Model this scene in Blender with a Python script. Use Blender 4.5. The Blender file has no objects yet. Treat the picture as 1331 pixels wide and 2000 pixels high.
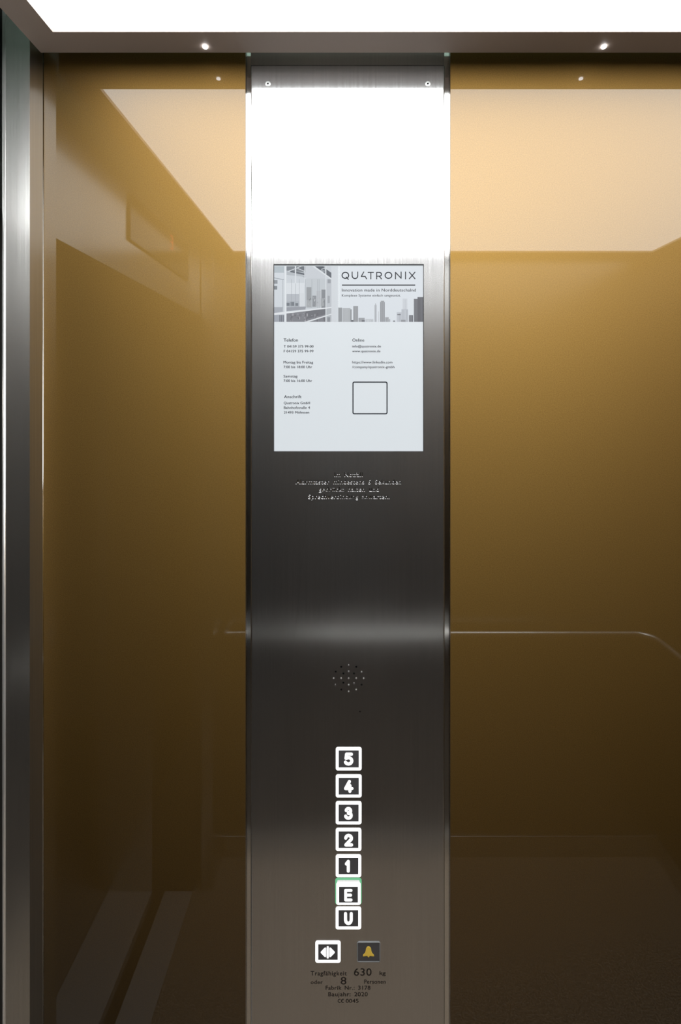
import bpy, bmesh, math, random
from mathutils import Vector

# ------------------------------------------------------------------ set-up
scene = bpy.context.scene
COL = scene.collection
PI = math.pi
C0 = 0.787                      # camera to control wall
F = 1001.0                      # focal length in pixels of the 1331x2000 frame
K = C0 / F                      # metres per pixel on the control wall
CX, CY = 687.0, 775.0           # where the optical axis meets the frame
ZC = 2146 * K                   # camera height
D = 1.10                        # car width (control wall to opposite wall)
XL, XR = -602 * K, 1428 * K     # door side wall, far side wall
ZL = ZC + 652 * K               # underside of the light ceiling
ZT = ZL + 0.10                  # roof of the car

cam_d = bpy.data.cameras.new('camera')
cam = bpy.data.objects.new('camera', cam_d)
COL.objects.link(cam)
cam.location = (0, -C0, ZC)
cam.rotation_euler = (PI / 2, 0, 0)
cam_d.sensor_fit = 'HORIZONTAL'
cam_d.sensor_width = 36.0
cam_d.lens = F / 1331 * 36
cam_d.shift_x = -(CX - 665.5) / 1331
cam_d.shift_y = -(1000 - CY) / 1331
cam_d.clip_start = 0.01
scene.camera = cam

world = bpy.data.worlds.new('world')
scene.world = world
world.use_nodes = True
bg = world.node_tree.nodes['Background']
bg.inputs[0].default_value = (1.0, 0.9, 0.78, 1)
bg.inputs[1].default_value = 0.02

scene.view_settings.view_transform = 'Standard'
scene.view_settings.look = 'None'
scene.view_settings.gamma = 1
scene.view_settings.exposure = 0.0
scene.view_settings.use_curve_mapping = False
scene.cycles.max_bounces = 10
scene.cycles.glossy_bounces = 6

CEILING_GLOW = 6.8


def lin(c):
    r = []
    for v in c:
        v /= 255.0
        r.append(v / 12.92 if v <= 0.04045 else ((v + 0.055) / 1.055) ** 2.4)
    return tuple(r) + (1.0,)


# ------------------------------------------------------------------ materials
def new_mat(name):
    m = bpy.data.materials.new(name)
    m.use_nodes = True
    nt = m.node_tree
    return m, nt, nt.nodes['Principled BSDF']


def plain(name, col, rough=0.5, metal=0.0, spec=0.5, coat=0.0):
    m, nt, b = new_mat(name)
    b.inputs['Base Color'].default_value = col if len(col) == 4 else tuple(col) + (1,)
    b.inputs['Roughness'].default_value = rough
    b.inputs['Metallic'].default_value = metal
    b.inputs['Specular IOR Level'].default_value = spec
    b.inputs['Coat Weight'].default_value = coat
    b.inputs['Coat Roughness'].default_value = 0.0
    return m


def glow(name, col, strength, rough=0.3):
    m, nt, b = new_mat(name)
    b.inputs['Base Color'].default_value = (0.02, 0.02, 0.02, 1)
    b.inputs['Roughness'].default_value = rough
    b.inputs['Emission Color'].default_value = col if len(col) == 4 else tuple(col) + (1,)
    b.inputs['Emission Strength'].default_value = strength
    return m


def noise(nt, scale, vec_scale=(1, 1, 1), detail=3, rough=0.6):
    tc = nt.nodes.new('ShaderNodeTexCoord')
    mp = nt.nodes.new('ShaderNodeMapping')
    mp.inputs['Scale'].default_value = vec_scale
    n = nt.nodes.new('ShaderNodeTexNoise')
    n.inputs['Scale'].default_value = scale
    n.inputs['Detail'].default_value = detail
    n.inputs['Roughness'].default_value = rough
    nt.links.new(tc.outputs['Object'], mp.inputs['Vector'])
    nt.links.new(mp.outputs['Vector'], n.inputs['Vector'])
    return n


def ramp(nt, src, stops):
    r = nt.nodes.new('ShaderNodeValToRGB')
    el = r.color_ramp.elements
    el[0].position, el[0].color = stops[0]
    el[1].position, el[1].color = stops[1]
    for p, c in stops[2:]:
        e = el.new(p)
        e.color = c
    nt.links.new(src, r.inputs['Fac'])
    return r


def steel(name, col, rough, var=0.03, broad=0.0, grain=(420, 420, 4)):
    """brushed stainless steel, grain running vertically"""
    m, nt, b = new_mat(name)
    b.inputs['Metallic'].default_value = 1.0
    n = noise(nt, 1.0, grain, 2)
    big = noise(nt, 5.0, (1.6, 1.6, 0.5), 2)
    mx = nt.nodes.new('ShaderNodeMath'); mx.operation = 'MULTIPLY_ADD'
    mx.inputs[1].default_value = 0.65
    nt.links.new(n.outputs['Fac'], mx.inputs[0])
    m2 = nt.nodes.new('ShaderNodeMath'); m2.operation = 'MULTIPLY'
    m2.inputs[1].default_value = 0.35
    nt.links.new(big.outputs['Fac'], m2.inputs[0])
    nt.links.new(m2.outputs[0], mx.inputs[2])
    lo = tuple(v * 0.93 for v in col) + (1,)
    hi = tuple(min(1, v * 1.07) for v in col) + (1,)
    r = ramp(nt, mx.outputs[0], [(0.3, lo), (0.7, hi)])
    nt.links.new(r.outputs['Color'], b.inputs['Base Color'])
    mr = nt.nodes.new('ShaderNodeMapRange')
    mr.inputs['From Min'].default_value = 0.3
    mr.inputs['From Max'].default_value = 0.7
    mr.inputs['To Min'].default_value = rough - var
    mr.inputs['To Max'].default_value = rough + var
    nt.links.new(mx.outputs[0], mr.inputs['Value'])
    nt.links.new(mr.outputs['Result'], b.inputs['Roughness'])
    if broad:
        # coarser scratches scatter a share of the light more widely
        b2 = nt.nodes.new('ShaderNodeBsdfPrincipled')
        b2.inputs['Metallic'].default_value = 1.0
        b2.inputs['Roughness'].default_value = 0.42
        nt.links.new(r.outputs['Color'], b2.inputs['Base Color'])
        ms = nt.nodes.new('ShaderNodeMixShader')
        ms.inputs[0].default_value = broad
        nt.links.new(b.outputs[0], ms.inputs[1]); nt.links.new(b2.outputs[0], ms.inputs[2])
        nt.links.new(ms.outputs[0], nt.nodes['Material Output'].inputs['Surface'])
    return m


def gold_glass():
    """back-painted glass: pearly gold paint under a clear glossy sheet"""
    m, nt, b = new_mat('gold_back_painted_glass')
    n = noise(nt, 700, (1, 1, 1), 2, 0.7)
    r = ramp(nt, n.outputs['Fac'], [(0.25, GOLD_LO), (0.75, GOLD_HI)])
    # falloff of brightness towards grazing put into the paint colour as a pearl flop
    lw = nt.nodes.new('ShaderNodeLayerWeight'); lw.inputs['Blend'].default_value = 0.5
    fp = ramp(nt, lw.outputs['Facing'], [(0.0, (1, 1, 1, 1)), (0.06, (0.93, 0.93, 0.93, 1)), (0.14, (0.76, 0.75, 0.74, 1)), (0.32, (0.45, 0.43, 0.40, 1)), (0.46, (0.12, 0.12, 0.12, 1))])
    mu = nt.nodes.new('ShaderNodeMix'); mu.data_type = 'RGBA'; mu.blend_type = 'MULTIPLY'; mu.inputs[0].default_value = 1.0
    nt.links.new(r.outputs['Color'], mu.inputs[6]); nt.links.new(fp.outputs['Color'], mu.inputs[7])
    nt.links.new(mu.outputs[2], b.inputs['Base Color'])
    b.inputs['Metallic'].default_value = 0.9
    b.inputs['Roughness'].default_value = 0.63
    b.inputs['Coat Weight'].default_value = 1.0
    b.inputs['Coat IOR'].default_value = 1.5
    b.inputs['Coat Roughness'].default_value = 0.0
    return m


GOLD_LO = (0.222, 0.126, 0.030, 1)
GOLD_HI = (0.348, 0.206, 0.053, 1)

M = {}
M['steel'] = steel('brushed_steel', (0.52, 0.51, 0.505), 0.13, 0.02, 0.2)
M['steel_wall'] = steel('satin_steel', (0.54, 0.54, 0.53), 0.2, 0.02, 0.4)
M['jamb'] = steel('jamb_steel', (0.48, 0.47, 0.45), 0.19, 0.02, 0.25)
M['rail'] = plain('satin_rail', (0.95, 0.94, 0.92), 0.28, 0.85)
M['dark_steel'] = steel('dark_satin_steel', (0.20, 0.195, 0.19), 0.30)
M['smooth_steel'] = steel('smooth_steel', (0.66, 0.65, 0.63), 0.09, 0.01)
M['polished'] = plain('polished_steel', (0.75, 0.74, 0.72), 0.08, 1.0)
M['gold'] = gold_glass()
M['groove'] = plain('groove_black', (0.004, 0.004, 0.004), 0.8, 0.0, 0.04)
M['rubber'] = plain('black_gasket', (0.012, 0.012, 0.014), 0.45)
M['frame_paint'] = plain('ceiling_frame_paint', (0.55, 0.45, 0.39), 0.5)
M['void'] = plain('green_glow_roof', (0.022, 0.050, 0.033), 0.7)  # roof colour carries the greenish light of the gap above the frame
M['diffuser'] = glow('light_diffuser', (0.955, 0.985, 1.0), CEILING_GLOW, 0.5)
M['led'] = glow('led_spot', (0.95, 0.97, 1.0), 12.0)
M['lit'] = glow('lit_button_white', (1.0, 1.0, 1.0), 1.5)
M['lit_green'] = glow('lit_button_green', lin((112, 200, 145)), 0.9)
M['red_led'] = glow('red_led', (1.0, 0.08, 0.03), 8.0)
M['keycap'] = plain('button_grey', (0.075, 0.072, 0.076), 0.38, 0.0)
M['dim_ring'] = plain('unlit_grey_ring', (0.20, 0.205, 0.205), 0.35)
M['bell'] = plain('yellow_bell', (0.92, 0.62, 0.085), 0.4)
M['ink'] = plain('engraved_brown_ink', (0.012, 0.007, 0.005), 0.6)
M['dark_glass'] = plain('indicator_glass', (0.03, 0.03, 0.03), 0.15)
M['hall'] = plain('hall_wall', (0.16, 0.14, 0.12), 0.8)
M['sill'] = plain('sill_aluminium', (0.50, 0.48, 0.45), 0.5, 0.25)
M['screw'] = plain('screw_zinc', (0.80, 0.80, 0.78), 0.38, 0.45)


def carpet():
    m, nt, b = new_mat('speckled_floor')
    n = noise(nt, 210, (1, 1, 1), 3, 0.8)
    r = ramp(nt, n.outputs['Fac'], [(0.36, (0.05, 0.036, 0.025, 1)), (0.64, (0.50, 0.40, 0.30, 1))])
    nt.links.new(r.outputs['Color'], b.inputs['Base Color'])
    b.inputs['Roughness'].default_value = 0.75
    return m


M['floor'] = carpet()


def screen_mat(name, col, s=1.0):
    m, nt, b = new_mat(name)
    g = 0.10 if sum(col) > 500 else 0.005
    b.inputs['Base Color'].default_value = (g, g, g, 1)
    b.inputs['Roughness'].default_value = 0.12
    b.inputs['Emission Color'].default_value = lin(col)
    b.inputs['Emission Strength'].default_value = s
    return m


M['scr_bg'] = screen_mat('display_pale', (214, 221, 226), 0.86)
M['scr_ink'] = screen_mat('display_ink', (48, 50, 57))
M['scr_ink2'] = screen_mat('display_black', (30, 34, 42))


def picture_mat():
    m, nt, b = new_mat('display_picture')
    a = nt.nodes.new('ShaderNodeAttribute')
    a.attribute_name = 'picture'
    b.inputs['Base Color'].default_value = (0.006, 0.006, 0.007, 1)
    b.inputs['Roughness'].default_value = 0.12
    nt.links.new(a.outputs['Color'], b.inputs['Emission Color'])
    b.inputs['Emission Strength'].default_value = 1.0
    return m


M['scr_pic'] = picture_mat()


# ------------------------------------------------------------------ helpers
def X(px):
    return (px - CX) * K


def Z(py):
    return ZC - (py - CY) * K


def link(name, me, mat, parent=None, smooth=False):
    o = bpy.data.objects.new(name, me)
    COL.objects.link(o)
    if mat is not None:
        me.materials.append(mat)
    if parent is not None:
        o.parent = parent
    if smooth:
        for p in me.polygons:
            p.use_smooth = True
    return o


def from_bm(name, bm, mat, parent=None, smooth=False):
    me = bpy.data.meshes.new(name)
    bm.normal_update()
    bm.to_mesh(me)
    bm.free()
    return link(name, me, mat, parent, smooth)


def empty(name, loc, label=None, cat=None, group=None):
    o = bpy.data.objects.new(name, None)
    o.empty_display_size = 0.05
    COL.objects.link(o)
    o.location = loc
    tag(o, label, cat, group)
    return o


def tag(o, label=None, cat=None, group=None, kind=None):
    if label: o['label'] = label
    if cat: o['category'] = cat
    if group: o['group'] = group
    if cat and not kind: kind = 'thing'
    if kind: o['kind'] = kind
    return o


def rel(o):
    """keep the world position of a child mesh whose vertices are in world space"""
    if o.parent:
        par, p = o.parent, Vector((0, 0, 0))
        while par is not None:
            p += par.location
            par = par.parent
        o.location = o.location - p
    return o


def box(bm, x0, x1, y0, y1, z0, z1, bev=0.0, seg=2):
    r = bmesh.ops.create_cube(bm, size=1.0)
    vs = r['verts']
    for v in vs:
        v.co = Vector(((x0 + x1) / 2 + v.co.x * (x1 - x0),
                       (y0 + y1) / 2 + v.co.y * (y1 - y0),
                       (z0 + z1) / 2 + v.co.z * (z1 - z0)))
    if bev:
        es = list({e for v in vs for e in v.link_edges})
        bmesh.ops.bevel(bm, geom=es, offset=bev, segments=seg, affect='EDGES', profile=0.5)


def boxes(name, mat, lst, parent=None, bev=0.0):
    bm = bmesh.new()
    for b in lst:
        box(bm, *b, bev=bev)
    o = from_bm(name, bm, mat, parent)
    return rel(o)


def structure(o):
    return tag(o, kind='structure')


def prism(bm, pts, y_front, y_back):
    """closed outline pts (world x, z), extruded between two depths; front faces -y"""
    a = [bm.verts.new((x, y_front, z)) for x, z in pts]
    b = [bm.verts.new((x, y_back, z)) for x, z in pts]
    bm.faces.new(a)
    bm.faces.new(b[::-1])
    n = len(pts)
    for i in range(n):
        j = (i + 1) % n
        bm.faces.new((a[j], a[i], b[i], b[j]))


def rrect(x0, x1, z0, z1, r, seg=6):
    pts = []
    for cx, cz, a0 in ((x1 - r, z1 - r, 0), (x0 + r, z1 - r, 90), (x0 + r, z0 + r, 180), (x1 - r, z0 + r, 270)):
        for i in range(seg + 1):
            a = math.radians(a0 + 90 * i / seg)
            pts.append((cx + r * math.cos(a), cz + r * math.sin(a)))
    return pts


def ring(bm, x0, x1, z0, z1, w, ro, ri, yf, yb):
    """rounded rectangular frame of band width w with a softly rounded front"""
    o = rrect(x0, x1, z0, z1, ro)
    i = rrect(x0 + w, x1 - w, z0 + w, z1 - w, ri)
    h = yb - yf
    e = min(w, h) * 0.25
    def inset(r0, r1, t):
        return [(a[0] + (b[0] - a[0]) * t, a[1] + (b[1] - a[1]) * t) for a, b in zip(r0, r1)]
    loops = [(o, yb), (o, yf + e), (inset(o, i, e / w), yf), (inset(o, i, 1 - e / w), yf), (i, yf + e), (i, yb)]
    vs = [[bm.verts.new((p[0], y, p[1])) for p in l] for l, y in loops]
    n = len(o)
    for k in range(len(vs)):
        A, B = vs[k], vs[(k + 1) % len(vs)]
        for q in range(n):
            q2 = (q + 1) % n
            bm.faces.new((A[q], A[q2], B[q2], B[q]))


def disc_prism(bm, cx, cz, r, yf, yb, seg=20, dome=0.0):
    pts = [(cx + r * math.cos(2 * PI * i / seg), cz + r * math.sin(2 * PI * i / seg)) for i in range(seg)]
    prism(bm, pts, yf, yb)


def stroke(bm, pts, r, yf, yb, caps=True):
    """polyline (world x,z) drawn with a pen of radius r, extruded"""
    for a, b in zip(pts, pts[1:]):
        d = Vector((b[0] - a[0], b[1] - a[1]))
        if d.length < 1e-9:
            continue
        n = Vector((-d.y, d.x)).normalized() * r
        prism(bm, [(a[0] - n.x, a[1] - n.y), (b[0] - n.x, b[1] - n.y), (b[0] + n.x, b[1] + n.y), (a[0] + n.x, a[1] + n.y)], yf, yb)
    ends = pts if caps else pts[1:-1]
    for p in ends:
        disc_prism(bm, p[0], p[1], r, yf, yb, 14)


def arc(cx, cy, rx, ry, a0, a1, n=14):
    """points in pixel space; angles in degrees, 0 = right, 90 = up"""
    return [(cx + rx * math.cos(math.radians(a0 + (a1 - a0) * i / n)),
             cy - ry * math.sin(math.radians(a0 + (a1 - a0) * i / n))) for i in range(n + 1)]


def W(pts):
    return [(X(a), Z(b)) for a, b in pts]


def text_outline(s, x0, x1, base, cap, spacing=1.0, word=1.0):
    """outline of a line of lettering fitted to x0..x1 with the given baseline and capital height (pixels)"""
    cu = bpy.data.curves.new('lettering', 'FONT')
    cu.body = s
    cu.size = 1.0
    cu.space_character = spacing
    cu.space_word = word
    ob = bpy.data.objects.new('lettering', cu)
    COL.objects.link(ob)
    dg = bpy.context.evaluated_depsgraph_get()
    dg.update()
    return cu, ob, dg


def fit(coords, x0, x1, base, cap):
    xs = [c[0] for c in coords]
    lo, hi = min(xs), max(xs)
    sx = (x1 - x0) / (hi - lo)
    sz = cap / CAP
    return lambda p: (X(x0 + (p[0] - lo) * sx), Z(base - p[1] * sz))


CAP = 0.729   # capital height of the built-in font at size 1; measured below


def _measure():
    global CAP
    cu, ob, dg = text_outline('H', 0, 1, 0, 1)
    me = bpy.data.meshes.new_from_object(ob.evaluated_get(dg))
    ys = [v.co.y for v in me.vertices]
    CAP = max(ys) - min(ys)
    bpy.data.objects.remove(ob); bpy.data.curves.remove(cu); bpy.data.meshes.remove(me)


_measure()


def text_mesh(bm, s, x0, x1, base, cap, y, bold=0.0, spacing=1.0, word=1.0):
    cu, ob, dg = text_outline(s, x0, x1, base, cap, spacing, word)
    cu.resolution_u = 4
    dg = bpy.context.evaluated_depsgraph_get(); dg.update()
    me = bpy.data.meshes.new_from_object(ob.evaluated_get(dg))
    f = fit([v.co for v in me.vertices], x0, x1, base, cap)
    for n_, (dx, dz) in enumerate(((-1, 0), (1, 0), (0, 0.5)) if bold else ((0, 0),)):
        vs = []
        for v in me.vertices:
            a, b = f(v.co)
            vs.append(bm.verts.new((a + dx * bold * K, y - n_ * 2e-6, b + dz * bold * K)))
        for p in me.polygons:
            try:
                bm.faces.new([vs[i] for i in p.vertices])
            except ValueError:
                pass
    bpy.data.objects.remove(ob); bpy.data.curves.remove(cu); bpy.data.meshes.remove(me)


def text_part(name, mat, parent, lines, y, bold=0.0):
    bm = bmesh.new()
    for l in lines:
        text_mesh(bm, *l[:5], y, bold, *(l[5:]))
    return rel(from_bm(name, bm, mat, parent))


# ------------------------------------------------------------------ the room
WT = 0.03
structure(boxes('wall_back', M['smooth_steel'], [(XL - 0.06, XR + WT, 0.0065, 0.0065 + WT, 0, ZT)]))
structure(boxes('floor', M['floor'], [(-690 * K, XR + WT, -D - WT, 0.0065 + WT, -0.04, 0)]))
structure(boxes('ceiling', M['void'], [(XL - 0.06, XR + WT, -D - WT, 0.0065 + WT, ZT, ZT + 0.03)]))
structure(boxes('wall_front', M['dark_steel'], [(XL - 0.06, XR + WT, -D - WT, -D, 0, ZT)]))
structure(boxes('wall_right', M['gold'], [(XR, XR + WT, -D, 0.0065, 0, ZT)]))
structure(boxes('baseboard_front', M['steel_wall'], [(XL, XR, -D, -D + 0.008, 0, 0.075)], bev=0.002))
structure(boxes('baseboard_right', M['steel_wall'], [(XR - 0.008, XR, -D + 0.01, -0.01, 0, 0.075)], bev=0.002))
structure(boxes('baseboard_back', M['steel_wall'], [(XL + 0.005, X(480), -0.008, 0, 0, 0.075), (X(880), XR - 0.01, -0.008, 0, 0, 0.075)], bev=0.002))

# door side: narrow return with a seam and a rounded edge, the far return, the header over the opening
YO, YE = -0.0335, -0.963
XD = XL - 51 * K
XH = -656 * K
ZH = ZC + 352 * K
bm = bmesh.new()
# near jamb: narrow return with a slightly splayed leading face
SPLAY = math.tan(math.radians(18))
XJ = -642 * K
YJ = YO - (XL - XJ) * SPLAY
jp = [(XL, 0.0065), (XL, YO), (XJ, YJ), (XJ - 0.004, YJ + 0.003), (XJ - 0.004, 0.0065)]
lo = [bm.verts.new((x, y, 0)) for x, y in jp]
hi = [bm.verts.new((x, y, ZT)) for x, y in jp]
for i in range(len(jp)):
    k_ = (i + 1) % len(jp)
    bm.faces.new((lo[i], lo[k_], hi[k_], hi[i]))
bm.faces.new(lo[::-1]); bm.faces.new(hi)
bmesh.ops.recalc_face_normals(bm, faces=bm.faces)
box(bm, XD, XL, -D, YE, 0, ZT, 0.0008)
box(bm, XH - 34 * K, XH, YE - 0.02, 0.0365, ZH, ZT)
wl = structure(from_bm('wall_left', bm, M['steel_wall']))
wl.data.materials.append(M['jamb'])
for p in wl.data.polygons:
    if p.normal.y < -0.9 and 0.1 < p.normal.x < 0.5:
        p.material_index = 1
# rounded nosing on the outer edge of the near jamb
bm = bmesh.new()
r0 = 3.3 * K
prof = [(r0 * math.cos(math.radians(a)), r0 * math.sin(math.radians(a))) for a in range(0, 360, 15)]
cxn = -680 * K * (C0 + YJ) / C0
lo = [bm.verts.new((cxn + a, YJ + 0.0012 + b, 0)) for a, b in prof]
hi = [bm.verts.new((cxn + a, YJ + 0.0012 + b, ZT)) for a, b in prof]
for i in range(len(prof)):
    k_ = (i + 1) % len(prof)
    q_ = bm.faces.new((lo[i], lo[k_], hi[k_], hi[i])); q_.smooth = True
bm.faces.new(lo[::-1]); bm.faces.new(hi)
structure(from_bm('trim_3', bm, M['rail']))
# sliding car door, pushed back into its pocket
bm = bmesh.new()
box(bm, -745 * K, -700 * K, -0.030, 0.55, 0.004, ZH + 0.02, 0.002)
structure(from_bm('door_1', bm, M['steel_wall']))

# landing beyond the open door
structure(boxes('floor_landing', M['hall'], [(-2.2, -1061 * K, -1.9, 0.7, -0.04, 0)]))
structure(boxes('wall_landing', M['hall'], [(-2.2, -2.15, -1.9, 0.7, 0, 2.4),
                                            (-1061 * K - 0.03, -1061 * K, -1.9, YE, 0, 2.4),
                                            (-1061 * K - 0.03, -1061 * K, YO + 0.02, 0.7, 0, 2.4),
                                            (-1061 * K - 0.03, -1061 * K, YE, YO + 0.02, ZH, 2.4)]))
structure(boxes('ceiling_landing', M['hall'], [(-2.2, -1061 * K, -1.9, 0.7, 2.4, 2.43)]))
structure(boxes('trim_1', M['steel_wall'], [(-1058 * K, -866 * K, YE - 0.03, YE, 0, ZH), (-1058 * K, -866 * K, YO, YO + 0.03, 0, ZH),
                                            (-1058 * K, -866 * K, YE - 0.03, YO + 0.03, ZH, ZH + 0.05)]))
LL = empty('landing_fill_light', (-1.45, -0.5, 2.398), 'unseen round fill light added over the landing to brighten the door sills', 'ceiling light')  # added glow, out of view, that lightens the sills and landing
bm = bmesh.new()
bmesh.ops.create_cone(bm, segments=24, radius1=0.12, radius2=0.12, depth=0.008, cap_ends=True)
lo_ = from_bm('lens', bm, glow('landing_fill_glow', (1.0, 0.93, 0.84), 14.0), LL)
lo_.location = (0, 0, -0.004)
# thin polished bead added to give the bright line along the glass edge
bm = bmesh.new()
bmesh.ops.create_cone(bm, segments=16, radius1=0.0018, radius2=0.0018, depth=ZT - 0.08, cap_ends=True)
o = from_bm('glint_bead', bm, M['polished'], smooth=True)
o.location = (X(83.3), -0.0005, 0.08 + (ZT - 0.08) / 2)
structure(o)

s = boxes('car_door_sill', M['sill'], [(-811 * K, -690 * K, YE, YO, -0.03, 0.0)], bev=0.001)
tag(s, 'metal door sill strip of the car floor beside the dark gap', 'door sill')
s = boxes('landing_door_sill', M['sill'], [(-1058 * K, -866 * K, YE, YO, -0.03, 0.0)], bev=0.001)
tag(s, 'broader metal door sill strip on the landing side of the dark gap', 'door sill')
# gold glass panels on the control wall
def glass_panel(x0, x1, label):
    t = empty('glass_wall_panel', ((x0 + x1) / 2, 0, 0.078), label, 'wall panel')
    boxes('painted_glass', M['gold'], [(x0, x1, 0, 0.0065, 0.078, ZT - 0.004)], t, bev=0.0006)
    return t


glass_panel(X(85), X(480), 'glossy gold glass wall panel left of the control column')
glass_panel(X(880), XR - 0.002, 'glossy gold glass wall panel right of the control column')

# ------------------------------------------------------------------ light ceiling
CL = empty('ceiling_light', ((-589 + 1415) / 2 * K, -D / 2, ZL), 'large white luminous ceiling panel in a taupe painted frame', 'ceiling light')
fy0, fy1 = -0.030 * C0, -D + 0.030 * C0
ly0, ly1 = -0.0852 * C0, -D + 0.0852 * C0
fx0, fx1, lx0, lx1 = -589 * K, 1415 * K, -534 * K, 1360 * K
H1 = 0.035
bm = bmesh.new()
def fr(x, y, z): return bm.verts.new((x, y, z))
lps = []
for (a0, a1, b0, b1, z) in ((lx0, lx1, ly1, ly0, ZL + 0.012), (lx0, lx1, ly1, ly0, ZL), (fx0, fx1, fy1, fy0, ZL), (fx0, fx1, fy1, fy0, ZL + H1), (lx0, lx1, ly1, ly0, ZL + H1)):
    lps.append([fr(a0, b0, z), fr(a1, b0, z), fr(a1, b1, z), fr(a0, b1, z)])
for k in range(5):
    A, B = lps[k], lps[(k + 1) % 5]
    for q in range(4):
        bm.faces.new((A[q], A[(q + 1) % 4], B[(q + 1) % 4], B[q]))
bmesh.ops.recalc_face_normals(bm, faces=bm.faces)
rel(from_bm('frame', bm, M['frame_paint'], CL))
boxes('diffuser', M['diffuser'], [(lx0 + 0.0005, lx1 - 0.0005, ly1 + 0.0005, ly0 - 0.0005, ZL + 0.006, ZL + 0.011)], CL)
for px in (401, 1180):
    d = 652 / (775 - 90.5)
    bm = bmesh.new()
    bmesh.ops.create_cone(bm, segments=20, radius1=0.0034, radius2=0.0028, depth=0.003, cap_ends=True)
    o = from_bm('spot_lens', bm, M['led'], CL)
    o.location = ((px - CX) * d * K, -C0 + d * C0, ZL - 0.0004)
    rel(o)

# ------------------------------------------------------------------ handrail
HR = empty('handrail', (0.3, -D + 0.055, 0), 'round steel handrail running along the gold wall and bending round the corner', 'handrail')
hz = ZC - 463.5 * 2.33 * K
hy = -D + 0.05
path = [(-575 * K, -D + 0.004, hz), (-575 * K, hy - 0.016, hz)]
for i in range(6):
    a = math.radians(180 - 90 * i / 5); path.append((-575 * K + 0.014 + 0.014 * math.cos(a), hy - 0.014 + 0.014 * math.sin(a), hz))
xr = XR - 0.05
for i in range(11):
    a = math.radians(-90 + 90 * i / 10); path.append((xr - 0.06 + 0.06 * math.cos(a), hy + 0.06 + 0.06 * math.sin(a), hz))
path.append((xr, -0.22, hz))
for i in range(1, 7):
    a = math.radians(90 * i / 6); path.append((xr + 0.014 - 0.014 * math.cos(a), -0.22 + 0.014 * math.sin(a), hz))
path.append((XR - 0.003, -0.206, hz))
def sweep(bm, path, r, seg=24):
    pts = [Vector(p) for p in path]
    rings = []
    for i, p in enumerate(pts):
        t = (pts[min(i + 1, len(pts) - 1)] - pts[max(i - 1, 0)]).normalized()
        up = Vector((0, 0, 1))
        sd = t.cross(up).normalized()
        rings.append([bm.verts.new(p + (sd * math.cos(2 * PI * k / seg) + up * math.sin(2 * PI * k / seg)) * r) for k in range(seg)])
    for A, B in zip(rings, rings[1:]):
        for k in range(seg):
            bm.faces.new((A[k], A[(k + 1) % seg], B[(k + 1) % seg], B[k]))
    bm.faces.new(rings[0]); bm.faces.new(rings[-1][::-1])
    bmesh.ops.recalc_face_normals(bm, faces=bm.faces)


bm = bmesh.new()
sweep(bm, path, 0.0098)
rel(from_bm('rail', bm, M['rail'], HR, True))
for bx in (-0.05, 0.72):
    bm = bmesh.new()
    box(bm, bx - 0.006, bx + 0.006, -D + 0.001, hy, hz - 0.036, hz - 0.024, 0.002)
    box(bm, bx - 0.006, bx + 0.006, hy - 0.006, hy + 0.006, hz - 0.036, hz - 0.012, 0.002)
    box(bm, bx - 0.025, bx + 0.025, -D + 0.0003, -D + 0.004, hz - 0.047, hz + 0.003, 0.001)
    rel(from_bm('bracket', bm, M['steel_wall'], HR))

# ------------------------------------------------------------------ floor indicator over the doorway
XI = XH
FI = empty('floor_indicator', (XI, -0.60, ZC + 466 * K), 'dark glass floor indicator with red digit over the doorway', 'floor indicator')
boxes('housing', M['dark_glass'], [(XI, XI + 0.006, -0.815, -0.394, ZC + 460 * K, ZC + 600 * K)], FI, bev=0.002)
bm = bmesh.new()
yc, zc_ = -0.663, ZC + 556 * K
for z in (-0.018, 0, 0.018):
    box(bm, XI + 0.0062, XI + 0.0066, yc - 0.009, yc + 0.009, zc_ + z - 0.0015, zc_ + z + 0.0015)
for z in (-0.009, 0.009):
    box(bm, XI + 0.0062, XI + 0.0066, yc - 0.011, yc - 0.008, zc_ + z - 0.008, zc_ + z + 0.008)
rel(from_bm('red_digit', bm, M['red_led'], FI))

# ------------------------------------------------------------------ control column
CP = empty('control_panel', (X(681), 0, 0.02), 'tall brushed steel lift control column between two gold glass panels', 'control panel')
PX0, PX1, PY0, PY1 = 493.0, 866.0, 128.5, 2128.0

# plate face drawn as a filled outline with holes for the engraved letters, the loudspeaker and the screen
plate = bpy.data.curves.new('plate', 'CURVE')
plate.dimensions = '2D'; plate.fill_mode = 'FRONT'; plate.resolution_u = 4
def add_poly(pts):
    s_ = plate.splines.new('POLY'); s_.points.add(len(pts) - 1); s_.use_cyclic_u = True
    for p, c in zip(s_.points, pts): p.co = (c[0], c[1], 0, 1)
# top strip down to the lettering is one sheet; all one outline
add_poly([(X(PX0), Z(PY0)), (X(PX1), Z(PY0)), (X(PX1), Z(PY1)), (X(PX0), Z(PY1))])
SX0, SX1, SY0, SY1 = 534.3, 828.3, 515.5, 882.5
add_poly(rrect(X(SX0), X(SX1), Z(SY1), Z(SY0), 0.0006, 2))
HOLES = [(681.5 + a, 1324.6 + b) for a, b in (
    (0, 0), (-14.7, 0), (14.7, 0), (0, -13.4), (0, 12.8), (-10.4, -9.2), (10.3, -9.2), (-10.4, 8.8), (10.4, 9.6),
    (-29.3, 0), (29.3, 0), (-25.4, -12.8), (25.2, -12.6), (-14.6, -22.2), (14.7, -22.2), (0, -25.8), (0, 25.8),
    (-14.6, 22.4), (14.7, 22.2), (-26, 12.8), (25.1, 12.8))]
BRIGHT = {0, 1, 2, 3, 4, 9, 10, 12, 15, 16, 18, 19, 8}
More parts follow.
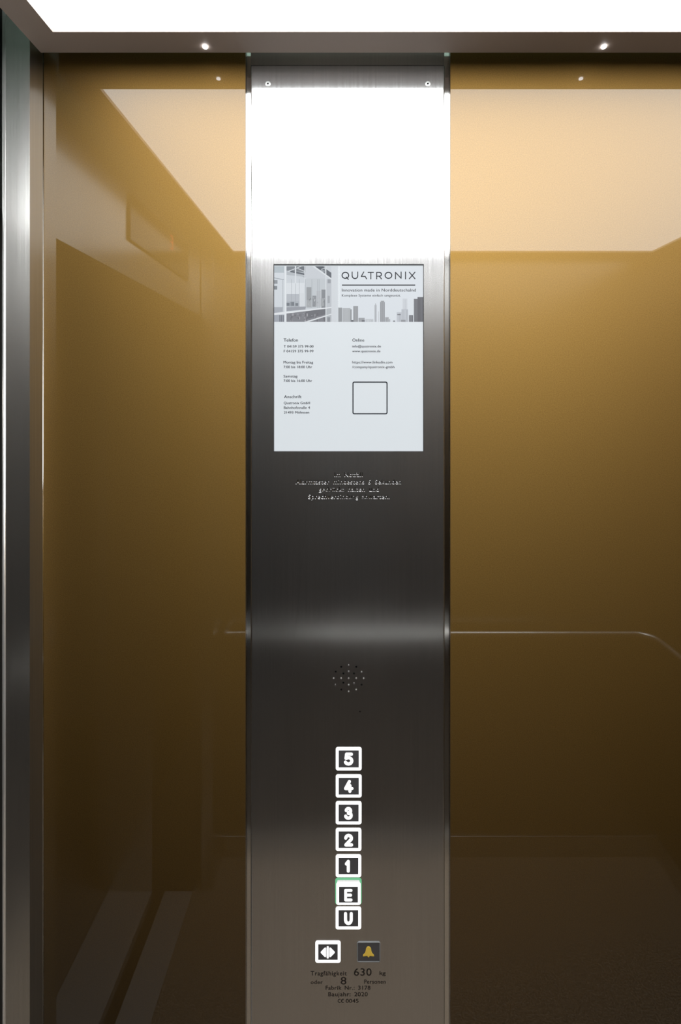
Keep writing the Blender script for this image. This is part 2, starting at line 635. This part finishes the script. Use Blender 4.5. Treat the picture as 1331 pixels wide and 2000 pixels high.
for hx, hy_ in HOLES:
    add_poly([(X(hx) + 1.95 * K * math.cos(2 * PI * i / 16), Z(hy_) + 1.95 * K * math.sin(2 * PI * i / 16)) for i in range(16)])
add_poly([(X(703.4) + 1.5 * K * math.cos(2 * PI * i / 12), Z(1390) + 1.5 * K * math.sin(2 * PI * i / 12)) for i in range(12)])
ENG = [('Im Notfall', 653.9, 708.4, 931.0, 8.0), ('Alarmtaster mindestens 5 Sekunden', 578.2, 784.0, 945.2, 8.0),
       ('gedr\u00fcckt halten und', 623.5, 740.3, 959.6, 8.0), ('Sprechverbindung abwarten.', 602.5, 761.0, 974.0, 8.0)]
for s_, x0, x1, b_, c_ in ENG:
    cu, ob, dg = text_outline(s_, x0, x1, b_, c_, 1.12, 1.7)
    oc = ob.evaluated_get(dg).to_curve(dg)
    allp = [p.co for spx in oc.splines for p in spx.bezier_points]
    f = fit(allp, x0, x1, b_, c_)
    for spx in oc.splines:
        n = plate.splines.new('BEZIER')
        n.bezier_points.add(len(spx.bezier_points) - 1)
        n.use_cyclic_u = True
        for q, p in zip(n.bezier_points, spx.bezier_points):
            q.handle_left_type = q.handle_right_type = 'FREE'
            for at in ('co', 'handle_left', 'handle_right'):
                a, b2 = f(getattr(p, at)); setattr(q, at, (a, b2, 0))
    ob.evaluated_get(dg).to_curve_clear()
    bpy.data.objects.remove(ob); bpy.data.curves.remove(cu)
tmp = bpy.data.objects.new('plate', plate); COL.objects.link(tmp)
dg = bpy.context.evaluated_depsgraph_get(); dg.update()
pm = bpy.data.meshes.new_from_object(tmp.evaluated_get(dg))
bpy.data.objects.remove(tmp); bpy.data.curves.remove(plate)
bm = bmesh.new(); bm.from_mesh(pm); bpy.data.meshes.remove(pm)
bmesh.ops.remove_doubles(bm, verts=bm.verts, dist=2e-6)
for v in bm.verts:
    v.co = Vector((v.co.x, 0, v.co.y))
bmesh.ops.recalc_face_normals(bm, faces=bm.faces)
if sum(f_.normal.y * f_.calc_area() for f_ in bm.faces) > 0:
    bmesh.ops.reverse_faces(bm, faces=bm.faces)
# chamfer every hole rim inward and backward
eps = 2e-5
def outer(v):
    return abs(v.co.x - X(PX0)) < eps or abs(v.co.x - X(PX1)) < eps or abs(v.co.z - Z(PY0)) < eps or abs(v.co.z - Z(PY1)) < eps
rim = [e for e in bm.edges if e.is_boundary and not (outer(e.verts[0]) and outer(e.verts[1]))]
rim = [e for e in rim if e.calc_length() < 11 * K or e.verts[0].co.z > Z(900)]
nrm, nxt = {}, {}
for e in rim:
    f_ = e.link_faces[0]
    a, b = e.verts
    d = (b.co - a.co)
    n = Vector((-d.z, 0, d.x)).normalized()
    opp = f_.calc_center_median() if len(f_.verts) > 3 else next(v.co for v in f_.verts if v not in (a, b))
    if n.dot(opp - a.co) > 0:
        n = -n
    for v in (a, b):
        nrm[v] = nrm.get(v, Vector((0, 0, 0))) + n
for v in nrm:
    if X(SX0) - 1e-4 < v.co.x < X(SX1) + 1e-4 and Z(SY1) - 1e-4 < v.co.z < Z(SY0) + 1e-4:
        ins, dep = 0.0, 0.003
    elif v.co.z < Z(1200):
        ins, dep = 0.35 * K, 1.6 * K
    else:
        ins, dep = 0.44 * K, 0.42 * K
    n = nrm[v]
    n = n.normalized() if n.length > 1e-6 else n
    if ins > 0.4 * K and Z(1000) < v.co.z:
        v.co -= n * 0.36 * K
    nxt[v] = bm.verts.new(v.co + n * ins + Vector((0, dep, 0)))
for e in rim:
    a, b = e.verts
    try:
        bm.faces.new((a, b, nxt[b], nxt[a]))
    except ValueError:
        pass
# rounded long edges of the folded sheet
for side, xa in ((-1, X(PX0)), (1, X(PX1))):
    r_ = 3.4 * K
    prof = [(xa + side * r_ * math.sin(math.radians(10 * i)), r_ - r_ * math.cos(math.radians(10 * i))) for i in range(10)]
    prof.append((xa + side * r_, 0.0065))
    top = [bm.verts.new((x, y, Z(PY0))) for x, y in prof]
    bot = [bm.verts.new((x, y, Z(PY1))) for x, y in prof]
    for i in range(len(prof) - 1):
        q = bm.faces.new((top[i], bot[i], bot[i + 1], top[i + 1]) if side > 0 else (top[i + 1], bot[i + 1], bot[i], top[i]))
        q.smooth = True
o = rel(from_bm('faceplate', bm, M['steel'], CP))
boxes('letter_backing', M['groove'], [(X(570), X(792), 0.0004, 0.0012, Z(980), Z(916))], CP)
boxes('loudspeaker_backing', M['groove'], [(X(645), X(718), 0.0013, 0.0020, Z(1396), Z(1292))], CP)
boxes('top_cover', M['steel'], [(X(490), X(868.5), 0.0002, 0.0064, Z(127.3), ZT - 0.004)], CP)
bm = bmesh.new()  # domes added in some holes to catch the ceiling light as glints
for i in sorted(BRIGHT):
    hx, hz_ = HOLES[i]
    rr = 1.5 * K if i not in (8, 15, 19) else 1.1 * K
    t_ = bmesh.ops.create_uvsphere(bm, u_segments=12, v_segments=8, radius=rr)
    for v in t_['verts']:
        v.co = Vector((v.co.x + X(hx), v.co.y * 0.55 + 0.0012, v.co.z + Z(hz_) + 0.1 * K))
rel(from_bm('glint_domes', bm, M['screw'], CP, True))

# screws
for sx in (523.7, 836.1):
    bm = bmesh.new()
    cx, cz, r_ = X(sx), Z(164), 5.4 * K
    seg = 28
    prof = [(r_, 0.0), (r_ * 0.96, -0.0004), (r_ * 0.75, -0.0009), (r_ * 0.5, -0.0011)]
    loops = []
    for rr, y in prof:
        loops.append([bm.verts.new((cx + rr * math.cos(2 * PI * i / seg), y, cz + rr * math.sin(2 * PI * i / seg))) for i in range(seg)])
    star = []
    for y in (-0.0011, -0.0001):
        l = []
        for i in range(seg):
            a = 2 * PI * i / seg
            rr = r_ * (0.38 + 0.09 * math.cos(6 * a))
            l.append(bm.verts.new((cx + rr * math.cos(a), y, cz + rr * math.sin(a))))
        star.append(l)
    loops += star
    for A, B in zip(loops, loops[1:]):
        for i in range(seg):
            j = (i + 1) % seg
            bm.faces.new((A[i], A[j], B[j], B[i]))
    sc = rel(from_bm('screw', bm, M['screw'], CP, False))
    bm = bmesh.new()
    disc_prism(bm, cx, cz, r_ * 0.5, -0.00022, -0.00012)
    so = from_bm('socket', bm, M['groove'], sc)
    so.location = -CP.location - sc.location

# ------------------------------------------------------------------ push buttons
def digit_strokes(ch, x0, x1, y0, y1):
    """centre lines of each character inside the pixel box, already inset by the pen radius"""
    w, h = x1 - x0, y1 - y0
    P = lambda u, v: (x0 + u * w, y0 + v * h)
    if ch == '5':
        return [[P(0.92, 0), P(0.16, 0), P(0.08, 0.42)], [P(0.08, 0.42)] + [P(0.46 + 0.52 * math.cos(math.radians(a)), 0.68 - 0.32 * math.sin(math.radians(a))) for a in range(130, -165, -15)]]
    if ch == '4':
        return [[P(0.60, 0), P(0.0, 0.72), P(1.0, 0.72)], [P(0.68, 0.42), P(0.68, 1.0)]]
    if ch == '3':
        return [[P(0.47 + 0.40 * math.cos(math.radians(a)), 0.25 - 0.25 * math.sin(math.radians(a))) for a in range(165, -100, -15)],
                [P(0.47 + 0.50 * math.cos(math.radians(a)), 0.72 - 0.28 * math.sin(math.radians(a))) for a in range(90, -170, -15)]]
    if ch == '2':
        return [[P(0.49 + 0.49 * math.cos(math.radians(a)), 0.30 - 0.30 * math.sin(math.radians(a))) for a in range(175, -35, -15)] + [P(0.02, 1.0), P(1.0, 1.0)]]
    if ch == '1':
        return [[P(0.12, 0.25), P(0.85, 0.0), P(0.85, 1.0)], [P(0.12, 0.25), P(0.5, 0.2)]]
    if ch == 'E':
        return [[P(1, 0), P(0, 0), P(0, 1), P(1, 1)], [P(0, 0.5), P(0.92, 0.5)]]
    if ch == 'U':
        return [[P(0, 0), P(0, 0.62)] + [P(0.5 + 0.5 * math.cos(math.radians(a)), 0.62 - 0.38 * math.sin(math.radians(a))) for a in range(180, 361, 20)] + [P(1, 0)]]
    return []


def button(name, x0, x1, y0, y1, yf, label, ring_mat=None, band=5.6, ring_name='light_ring'):
    b = bpy.data.objects.new(name, None); COL.objects.link(b)
    b.parent = CP
    wl_ = Vector((X((x0 + x1) / 2), 0, Z((y0 + y1) / 2)))
    b.location = wl_ - CP.location
    b['label'] = label
    bm = bmesh.new()
    ring(bm, X(x0), X(x1), Z(y1), Z(y0), band * K, 4.2 * K, 0.5 * K, yf, 0.0001)
    rel(from_bm(ring_name, bm, ring_mat or M['lit'], b))
    bm = bmesh.new()
    box(bm, X(x0 + band), X(x1 - band), yf + 0.0004, 0.0001, Z(y1 - band), Z(y0 + band))
    rel(from_bm('keycap', bm, M['keycap'], b))
    return b


FLOORS = [('5', 656.3, 706.8, 1459.3, 1503.9, (672.4, 690.7, 1469.2, 1494.1)),
          ('4', 656.3, 706.8, 1512.6, 1556.8, (672.6, 690.7, 1522.6, 1547.3)),
          ('3', 656.2, 706.5, 1565.0, 1609.2, (672.8, 689.6, 1575.3, 1599.8)),
          ('2', 656.2, 706.2, 1617.3, 1661.0, (672.8, 690.0, 1627.8, 1652.0)),
          ('1', 656.2, 706.0, 1669.0, 1712.2, (673.6, 684.4, 1678.6, 1702.8)),
          ('U', 656.0, 705.8, 1771.0, 1814.1, (672.4, 689.4, 1780.4, 1805.0))]
for ch, x0, x1, y0, y1, dg_ in FLOORS:
    b = button('push_button', x0, x1, y0, y1, -0.0012, 'square push button with white lit frame and lit character ' + ch)
    bm = bmesh.new()
    pr = 2.9  # pen widened so the strokes include the bloom of the lit characters
    for st in digit_strokes(ch, dg_[0] + pr, dg_[1] - pr, dg_[2] + pr, dg_[3] - pr):
        stroke(bm, W(st), pr * K, -0.0013, -0.0007)
    rel(from_bm('numeral' if ch.isdigit() else 'letter', bm, M['lit'], b))
# the exit floor button stands proud on a green lit collar
PR = 0.0046
sc_ = (C0 - PR) / C0
def q(v, c): return c + (v - c) * sc_
ex0, ex1, ey0, ey1 = q(657.2, CX), q(705.0, CX), q(1727.6, CY), q(1768.8, CY)
b = button('push_button', ex0, ex1, ey0, ey1, -PR, 'raised push button with green glowing collar and lit character E', band=5.4)
bm = bmesh.new()
pr = 2.85
for st in digit_strokes('E', q(672.6, CX) + pr, q(689.0, CX) - pr, q(1736.4, CY) + pr, q(1760.8, CY) - pr):
    stroke(bm, W(st), 2.6 * K, -PR - 0.0001, -PR + 0.0005)
rel(from_bm('letter', bm, M['lit'], b))
bm = bmesh.new()
ring(bm, X(ex0 + 0.6), X(ex1 - 0.6), Z(ey1 - 0.6), Z(ey0 + 0.6), 2.0 * K, 3.6 * K, 2.0 * K, -PR + 0.0006, 0.0001)
rel(from_bm('collar', bm, M['lit'], b))
bm = bmesh.new()
ring(bm, X(655.2), X(706.8), Z(1766.5), Z(1714.2), 4.0 * K, 5.4 * K, 2.4 * K, -0.0007, 0.0001)
rel(from_bm('green_light_ring', bm, M['lit_green'], b))

# door-open button
b = button('door_open_button', 616.4, 665.7, 1837.4, 1879.3, -0.0012, 'push button with white lit frame and door opening arrows')
bm = bmesh.new()
cx, cy = 640.6, 1858.6
prism(bm, [(X(a), Z(c)) for a, c in ((cx - 1.6, cy - 11.5), (cx - 1.6, cy + 11.5), (cx + 1.6, cy + 11.5), (cx + 1.6, cy - 11.5))], -0.0013, -0.0007)
stroke(bm, W([(cx, cy - 9.6), (cx, cy + 9.6)]), 1.9 * K, -0.0013, -0.0007)
for sgn in (-1, 1):
    tri = [(cx + sgn * 4.8, cy - 7.4), (cx + sgn * 12.0, cy), (cx + sgn * 4.8, cy + 7.4)]
    prism(bm, W(tri) if sgn > 0 else W(tri[::-1]), -0.0013, -0.0007)
    stroke(bm, W(tri + tri[:1]), 1.6 * K, -0.0013, -0.0007)
rel(from_bm('arrows', bm, M['lit'], b))

# alarm button
b = button('alarm_button', 697.6, 743.4, 1838.7, 1878.3, -0.0012, 'unlit push button with thin grey frame and yellow bell', M['dim_ring'], 2.0, 'grey_frame')
bc, bt = 720.2, 1847.6
half = [(0.9, 0.0), (2.2, 0.4), (3.9, 1.8), (5.0, 4.2), (5.5, 8.0), (6.4, 11.0), (8.4, 14.0), (10.6, 16.0), (10.8, 18.4), (2.6, 17.6), (1.6, 19.0), (0.6, 20.4)]
pts = [(bc + a, bt + c) for a, c in half] + [(bc - a, bt + c) for a, c in half[::-1]]
bm = bmesh.new()
prism(bm, W(pts)[::-1], -0.0014, -0.0007)
bmesh.ops.recalc_face_normals(bm, faces=bm.faces)
rel(from_bm('bell_symbol', bm, M['bell'], b))

# capacity lettering, dark engraved
y_ = -0.00008
cap = [('Tragf\u00e4higkeit', 607.5, 677.5, 1905.0, 8.2, 1.15), ('630', 692.0, 726.0, 1905.5, 14.0, 1.1), ('kg', 741.9, 753.5, 1904.0, 7.0),
       ('oder', 607.5, 630.6, 1921.9, 7.4, 1.15), ('8', 666.0, 676.8, 1922.6, 14.2), ('Personen', 712.0, 753.5, 1921.2, 8.0, 1.1),
       ('Fabrik Nr.: 3178', 636.6, 723.7, 1933.0, 7.6, 1.1, 1.6), ('Baujahr: 2020', 641.8, 718.5, 1945.7, 7.8, 1.1, 1.6), ('0045', 676.0, 700.6, 1958.3, 7.0, 1.05)]
text_part('capacity_lettering', M['ink'], CP, cap, y_, 0.28)
bm = bmesh.new()
cy = 1954.8
stroke(bm, W(arc(664.0, cy, 3.2, 3.2, 60, 300)), 0.6 * K, y_, -0.00001, False)
stroke(bm, W(arc(670.3, cy, 3.2, 3.2, 60, 300)), 0.6 * K, y_, -0.00001, False)
stroke(bm, W([(667.3, cy), (670.8, cy)]), 0.5 * K, y_, -0.00001, False)
rel(from_bm('conformity_mark', bm, M['ink'], CP))

# ------------------------------------------------------------------ information screen
IS = empty('information_screen', (X(681), 0.0, Z(882)), 'lit rectangular information screen set into the steel column', 'display screen')
bm = bmesh.new()
g0 = 0.0012
ring(bm, X(SX0) + 0.0001, X(SX1) - 0.0001, Z(SY1) + 0.0001, Z(SY0) - 0.0001, 0.9 * K, 0.0005, 0.0002, g0, 0.0025)
box(bm, X(SX0) + 0.0002, X(SX1) - 0.0002, g0 - 0.0004, 0.0024, Z(SY0 + 2.4), Z(SY0) - 0.0002)
rel(from_bm('gasket', bm, M['rubber'], IS))
boxes('screen_face', M['scr_bg'], [(X(SX0) + 0.0003, X(SX1) - 0.0003, 0.0022, 0.0030, Z(SY1) + 0.0003, Z(SY0) - 0.0003)], IS)
YS = 0.0022
L = 0.00002

# header photograph: glass hall at left, hazy skyline at right
pic_quads = []
def A3(zx, zy): return (520 + zx / 8.319, 505 + zy / 8.319)
def A4(zx, zy): return (650 + zx / 7.005, 505 + zy / 7.005)
def q3(c, *p): pic_quads.append((c, [A3(*a) for a in p]))
def q4(c, *p): pic_quads.append((c, [A4(*a) for a in p]))
def r3(c, x0, y0, x1, y1): q3(c, (x0, y0), (x1, y0), (x1, y1), (x0, y1))
def r4(c, x0, y0, x1, y1): q4(c, (x0, y0), (x1, y0), (x1, y1), (x0, y1))
rnd = random.Random(7)
TOPY, BOTY = 119, 1027
r3((198, 204, 210), 120, TOPY, 1065, BOTY)
r3((176, 186, 192), 120, TOPY, 290, 230)
r3((206, 212, 218), 120, 225, 285, 320)
q3((120, 126, 132), (330, TOPY), (960, TOPY), (960, 255), (620, 300), (330, 200))
q3((176, 182, 188), (330, 190), (960, 250), (960, 330), (330, 260))
q3((160, 166, 172), (640, TOPY), (960, TOPY), (960, 200), (700, 250), (640, 190))
q3((196, 201, 207), (640, TOPY), (760, TOPY), (960, 270), (960, 420), (640, 300))
q3((88, 94, 102), (390, 190), (620, 235), (620, 262), (390, 215))
q3((104, 110, 117), (470, TOPY), (620, TOPY), (620, 185), (500, 160))
q3((84, 90, 98), (770, TOPY), (935, TOPY), (955, 190), (880, 180))
q3((94, 99, 106), (975, 165), (1060, 225), (1060, 320), (975, 260))
r3((205, 211, 217), 120, 320, 270, 780)
r3((140, 146, 152), 120, 345, 183, 405)
r3((126, 132, 138), 120, 440, 178, 500)
q3((150, 157, 165), (120, 300), (290, 335), (290, 345), (120, 312))
r3((212, 217, 222), 330, 390, 620, 570)
r3((178, 183, 190), 330, 570, 540, 690)
r3((170, 176, 183), 330, 690, 540, 780)
for x0, x1, y0 in ((330, 380, 715), (395, 455, 700), (470, 520, 720)):
    r3((118, 124, 131), x0, y0, x1, 765)
r3((208, 213, 218), 540, 560, 625, 780)
r3((190, 196, 201), 650, 320, 960, 800)
r3((150, 154, 158), 655, 460, 735, 670)
r3((164, 168, 172), 655, 670, 735, 790)
r3((140, 144, 149), 752, 598, 815, 780)
r3((184, 188, 193), 815, 520, 895, 780)
r3((134, 138, 143), 900, 500, 965, 800)
r3((160, 164, 168), 890, 640, 940, 770)
for i in range(18):
    x = rnd.uniform(660, 950); y = rnd.uniform(620, 770)
    g = rnd.randint(120, 190)
    r3((g, g + 4, g + 8), x, y, x + rnd.uniform(8, 26), y + rnd.uniform(10, 40))
q3((128, 130, 136), (330, 880), (965, 800), (965, BOTY), (330, BOTY))
q3((165, 170, 178), (120, 785), (270, 785), (270, 860), (120, 880))
q3((150, 154, 162), (330, 785), (640, 775), (640, 825), (330, 850))
q3((110, 112, 118), (640, 845), (965, 808), (965, 900), (640, 985))
for i in range(46):
    x = rnd.uniform(335, 945); y = rnd.uniform(870, 1000)
    g = rnd.randint(92, 172)
    r3((g, g, g + 6), x, y, min(960, x + rnd.uniform(6, 22)), min(BOTY, y + rnd.uniform(10, 60)))
r3((160, 165, 174), 120, 910, 295, BOTY)
for x in (215, 240, 268):
    r3((104, 108, 116), x, 915, x + 14, BOTY)
r3((186, 191, 197), 975, 330, 1060, 800)
r3((150, 155, 161), 1000, 330, 1050, 395)
r3((160, 164, 170), 1000, 600, 1035, 720)
r3((176, 181, 186), 980, 800, 1060, BOTY)
r3((140, 144, 150), 995, 950, 1040, BOTY)
for x in (262, 410, 475, 535, 640, 740, 835, 860):
    r3((150, 156, 162), x, 330, x + 5, 800)
r3((222, 227, 231), 298, TOPY, 326, BOTY)
r3((212, 217, 222), 466, TOPY, 488, 400)
r3((206, 211, 216), 620, TOPY, 636, 420)
r3((212, 217, 221), 965, TOPY, 979, BOTY)
q3((214, 219, 223), (745, TOPY), (790, TOPY), (1062, 315), (1062, 340))
q3((208, 213, 218), (345, 200), (560, TOPY), (585, TOPY), (365, 208))
q3((204, 209, 214), (495, 140), (620, 195), (620, 208), (495, 152))
q3((206, 211, 216), (895, 165), (960, 145), (960, 156), (895, 176))
q3((222, 226, 230), (120, 885), (1065, 782), (1065, 800), (120, 915))
q3((216, 220, 224), (620, BOTY), (1065, 890), (1065, 908), (700, BOTY))
r3((206, 211, 216), 1062, TOPY, 1165, BOTY)
# pale sky behind the lettering and the skyline
r4((216, 222, 228), 100, 104, 1246, 863)
r4((207, 213, 218), 40, 104, 75, 863)
def tower(x0, x1, y0, c, soft=True):
    r4(c, x0, y0, x1, 863)
    w = (x1 - x0)
    for k in range(3):
        g = rnd.randint(-9, 9)
        a = x0 + w * rnd.uniform(0, 0.75)
        r4(tuple(v + g for v in c), a, y0 + 12, a + w * 0.18, 863)
for t in ((960, 1025, 545, (203, 208, 214)), (880, 1000, 730, (190, 195, 202)), (945, 1035, 690, (184, 189, 196)),
          (135, 245, 675, (176, 180, 184)), (78, 130, 668, (150, 154, 158)), (283, 350, 648, (150, 153, 157)),
          (576, 603, 632, (172, 176, 181)), (584, 596, 610, (180, 184, 189)), (652, 716, 590, (140, 143, 148)), (662, 708, 574, (160, 163, 168)),
          (240, 262, 690, (150, 154, 158)), (627, 636, 720, (192, 196, 201)), (1048, 1105, 770, (124, 127, 133)),
          (1115, 1165, 548, (120, 122, 127)), (1165, 1246, 524, (104, 105, 110)), (720, 770, 800, (164, 167, 172)),
          (355, 440, 808, (160, 163, 168)), (255, 285, 838, (104, 107, 112)), (400, 442, 836, (120, 123, 128)), (450, 560, 825, (192, 197, 202)),
          (940, 1000, 835, (150, 153, 158)), (830, 858, 845, (130, 133, 138)), (760, 790, 825, (172, 176, 181))):
    tower(*t)
r4((110, 112, 118), 888, 758, 935, 770)
bm = bmesh.new()
lay = bm.loops.layers.float_color.new('picture')
for i, (c, pts) in enumerate(pic_quads):
    y = YS - L - i * 1.2e-6
    vs = [bm.verts.new((X(min(827.6, a)), y, Z(max(519.0, min(628.2, b2))))) for a, b2 in pts]
    try:
        f_ = bm.faces.new(vs)
    except ValueError:
        continue
    col = lin([max(0, min(255, v)) for v in c])
    for l in f_.loops:
        l[lay] = col
rel(from_bm('header_picture', bm, M['scr_pic'], IS))

YT = YS - 0.0004
# logo lettering
bm = bmesh.new()
def lg(*p): return W([A4(*a) for a in p])
def larc(cx, cy, rx, ry, a0, a1, n=20): return W([A4(*a) for a in arc(cx, cy, rx, ry, a0, a1, n)])
pw = 1.0 * K
yf, yb = YT, YT + 0.00003
for st in (larc(175, 226, 46, 41, 0, 360, 32), lg((188, 250), (216, 281)),
           lg((268, 180), (268, 232)) + larc(307, 232, 38, 38, 180, 360) + lg((345, 180)),
           lg((427, 180), (393, 241), (447, 241), (466, 274)),
           lg((487, 186), (560, 186)), lg((524, 186), (524, 274)),
           lg((605, 274), (605, 186), (640, 186)) + larc(642, 212, 28, 26, 90, -90) + lg((605, 238)), lg((640, 238), (670, 274)),
           larc(766, 226, 46, 41, 0, 360, 32),
           lg((863, 274), (863, 186), (940, 266), (940, 180)), lg((1001, 180), (1001, 274)),
           lg((1053, 183), (1130, 272)), lg((1130, 183), (1053, 272))):
    stroke(bm, st, pw, yf, yb)
prism(bm, lg((128, 368), (1134, 368), (1134, 351), (128, 351)), yf, yb)
bmesh.ops.recalc_face_normals(bm, faces=bm.faces)
rel(from_bm('logo', bm, M['scr_ink'], IS))
text_part('slogan', M['scr_ink'], IS, [('Innovation made in Norddeutschalnd', 668, 813, 569.0, 5.8, 1.05), ('Komplexe Systeme einfach umgesetzt.', 668, 783.5, 578.8, 4.3, 1.08)], YT, 0.12)
text_part('contact_details', M['scr_ink'], IS, [
    ('Telefon', 554.2, 581.9, 666.8, 5.9, 1.05), ('T 04159 375 99-00', 554.4, 612.4, 678.6, 4.7, 1.05), ('F 04159 375 99-99', 554.4, 612.4, 687.9, 4.6, 1.05),
    ('Montag bis Freitag', 554.0, 611.8, 709.7, 4.8, 1.05), ('7:00 bis 18:00 Uhr', 554.2, 609.8, 718.9, 4.8, 1.05),
    ('Samstag', 554.0, 581.0, 737.1, 4.8, 1.05), ('7:00 bis 16:00 Uhr', 554.2, 609.8, 745.9, 4.7, 1.05)], YT, 0.17)
text_part('postal_address', M['scr_ink'], IS, [
    ('Anschrift', 555.0, 589.0, 777.5, 5.6, 1.05), ('Quatronix GmbH', 554.5, 605.5, 789.4, 4.7, 1.05),
    ('Bahnhofstra\u00dfe 4', 554.6, 605.5, 798.5, 4.7, 1.05), ('21493 M\u00f6hnsen', 554.6, 604.0, 807.8, 4.6, 1.05)], YT, 0.17)
text_part('online_details', M['scr_ink'], IS, [
    ('Online', 688.8, 711.9, 666.9, 5.9, 1.05), ('info@quatronix.de', 688.5, 744.5, 678.4, 4.6, 1.05), ('www.quatronix.de', 688.5, 743.5, 687.7, 4.6, 1.05),
    ('https://www.linkedin.com', 688.5, 767.0, 709.6, 4.7, 1.05), ('/company/quatronix-gmbh', 688.5, 771.0, 718.9, 4.7, 1.05)], YT, 0.14)
bm = bmesh.new()
ring(bm, X(688.9), X(757.6), Z(809.2), Z(745.2), 2.1 * K, 3.4 * K, 1.8 * K, YT, YT + 0.00004)
rel(from_bm('code_frame', bm, M['scr_ink2'], IS))
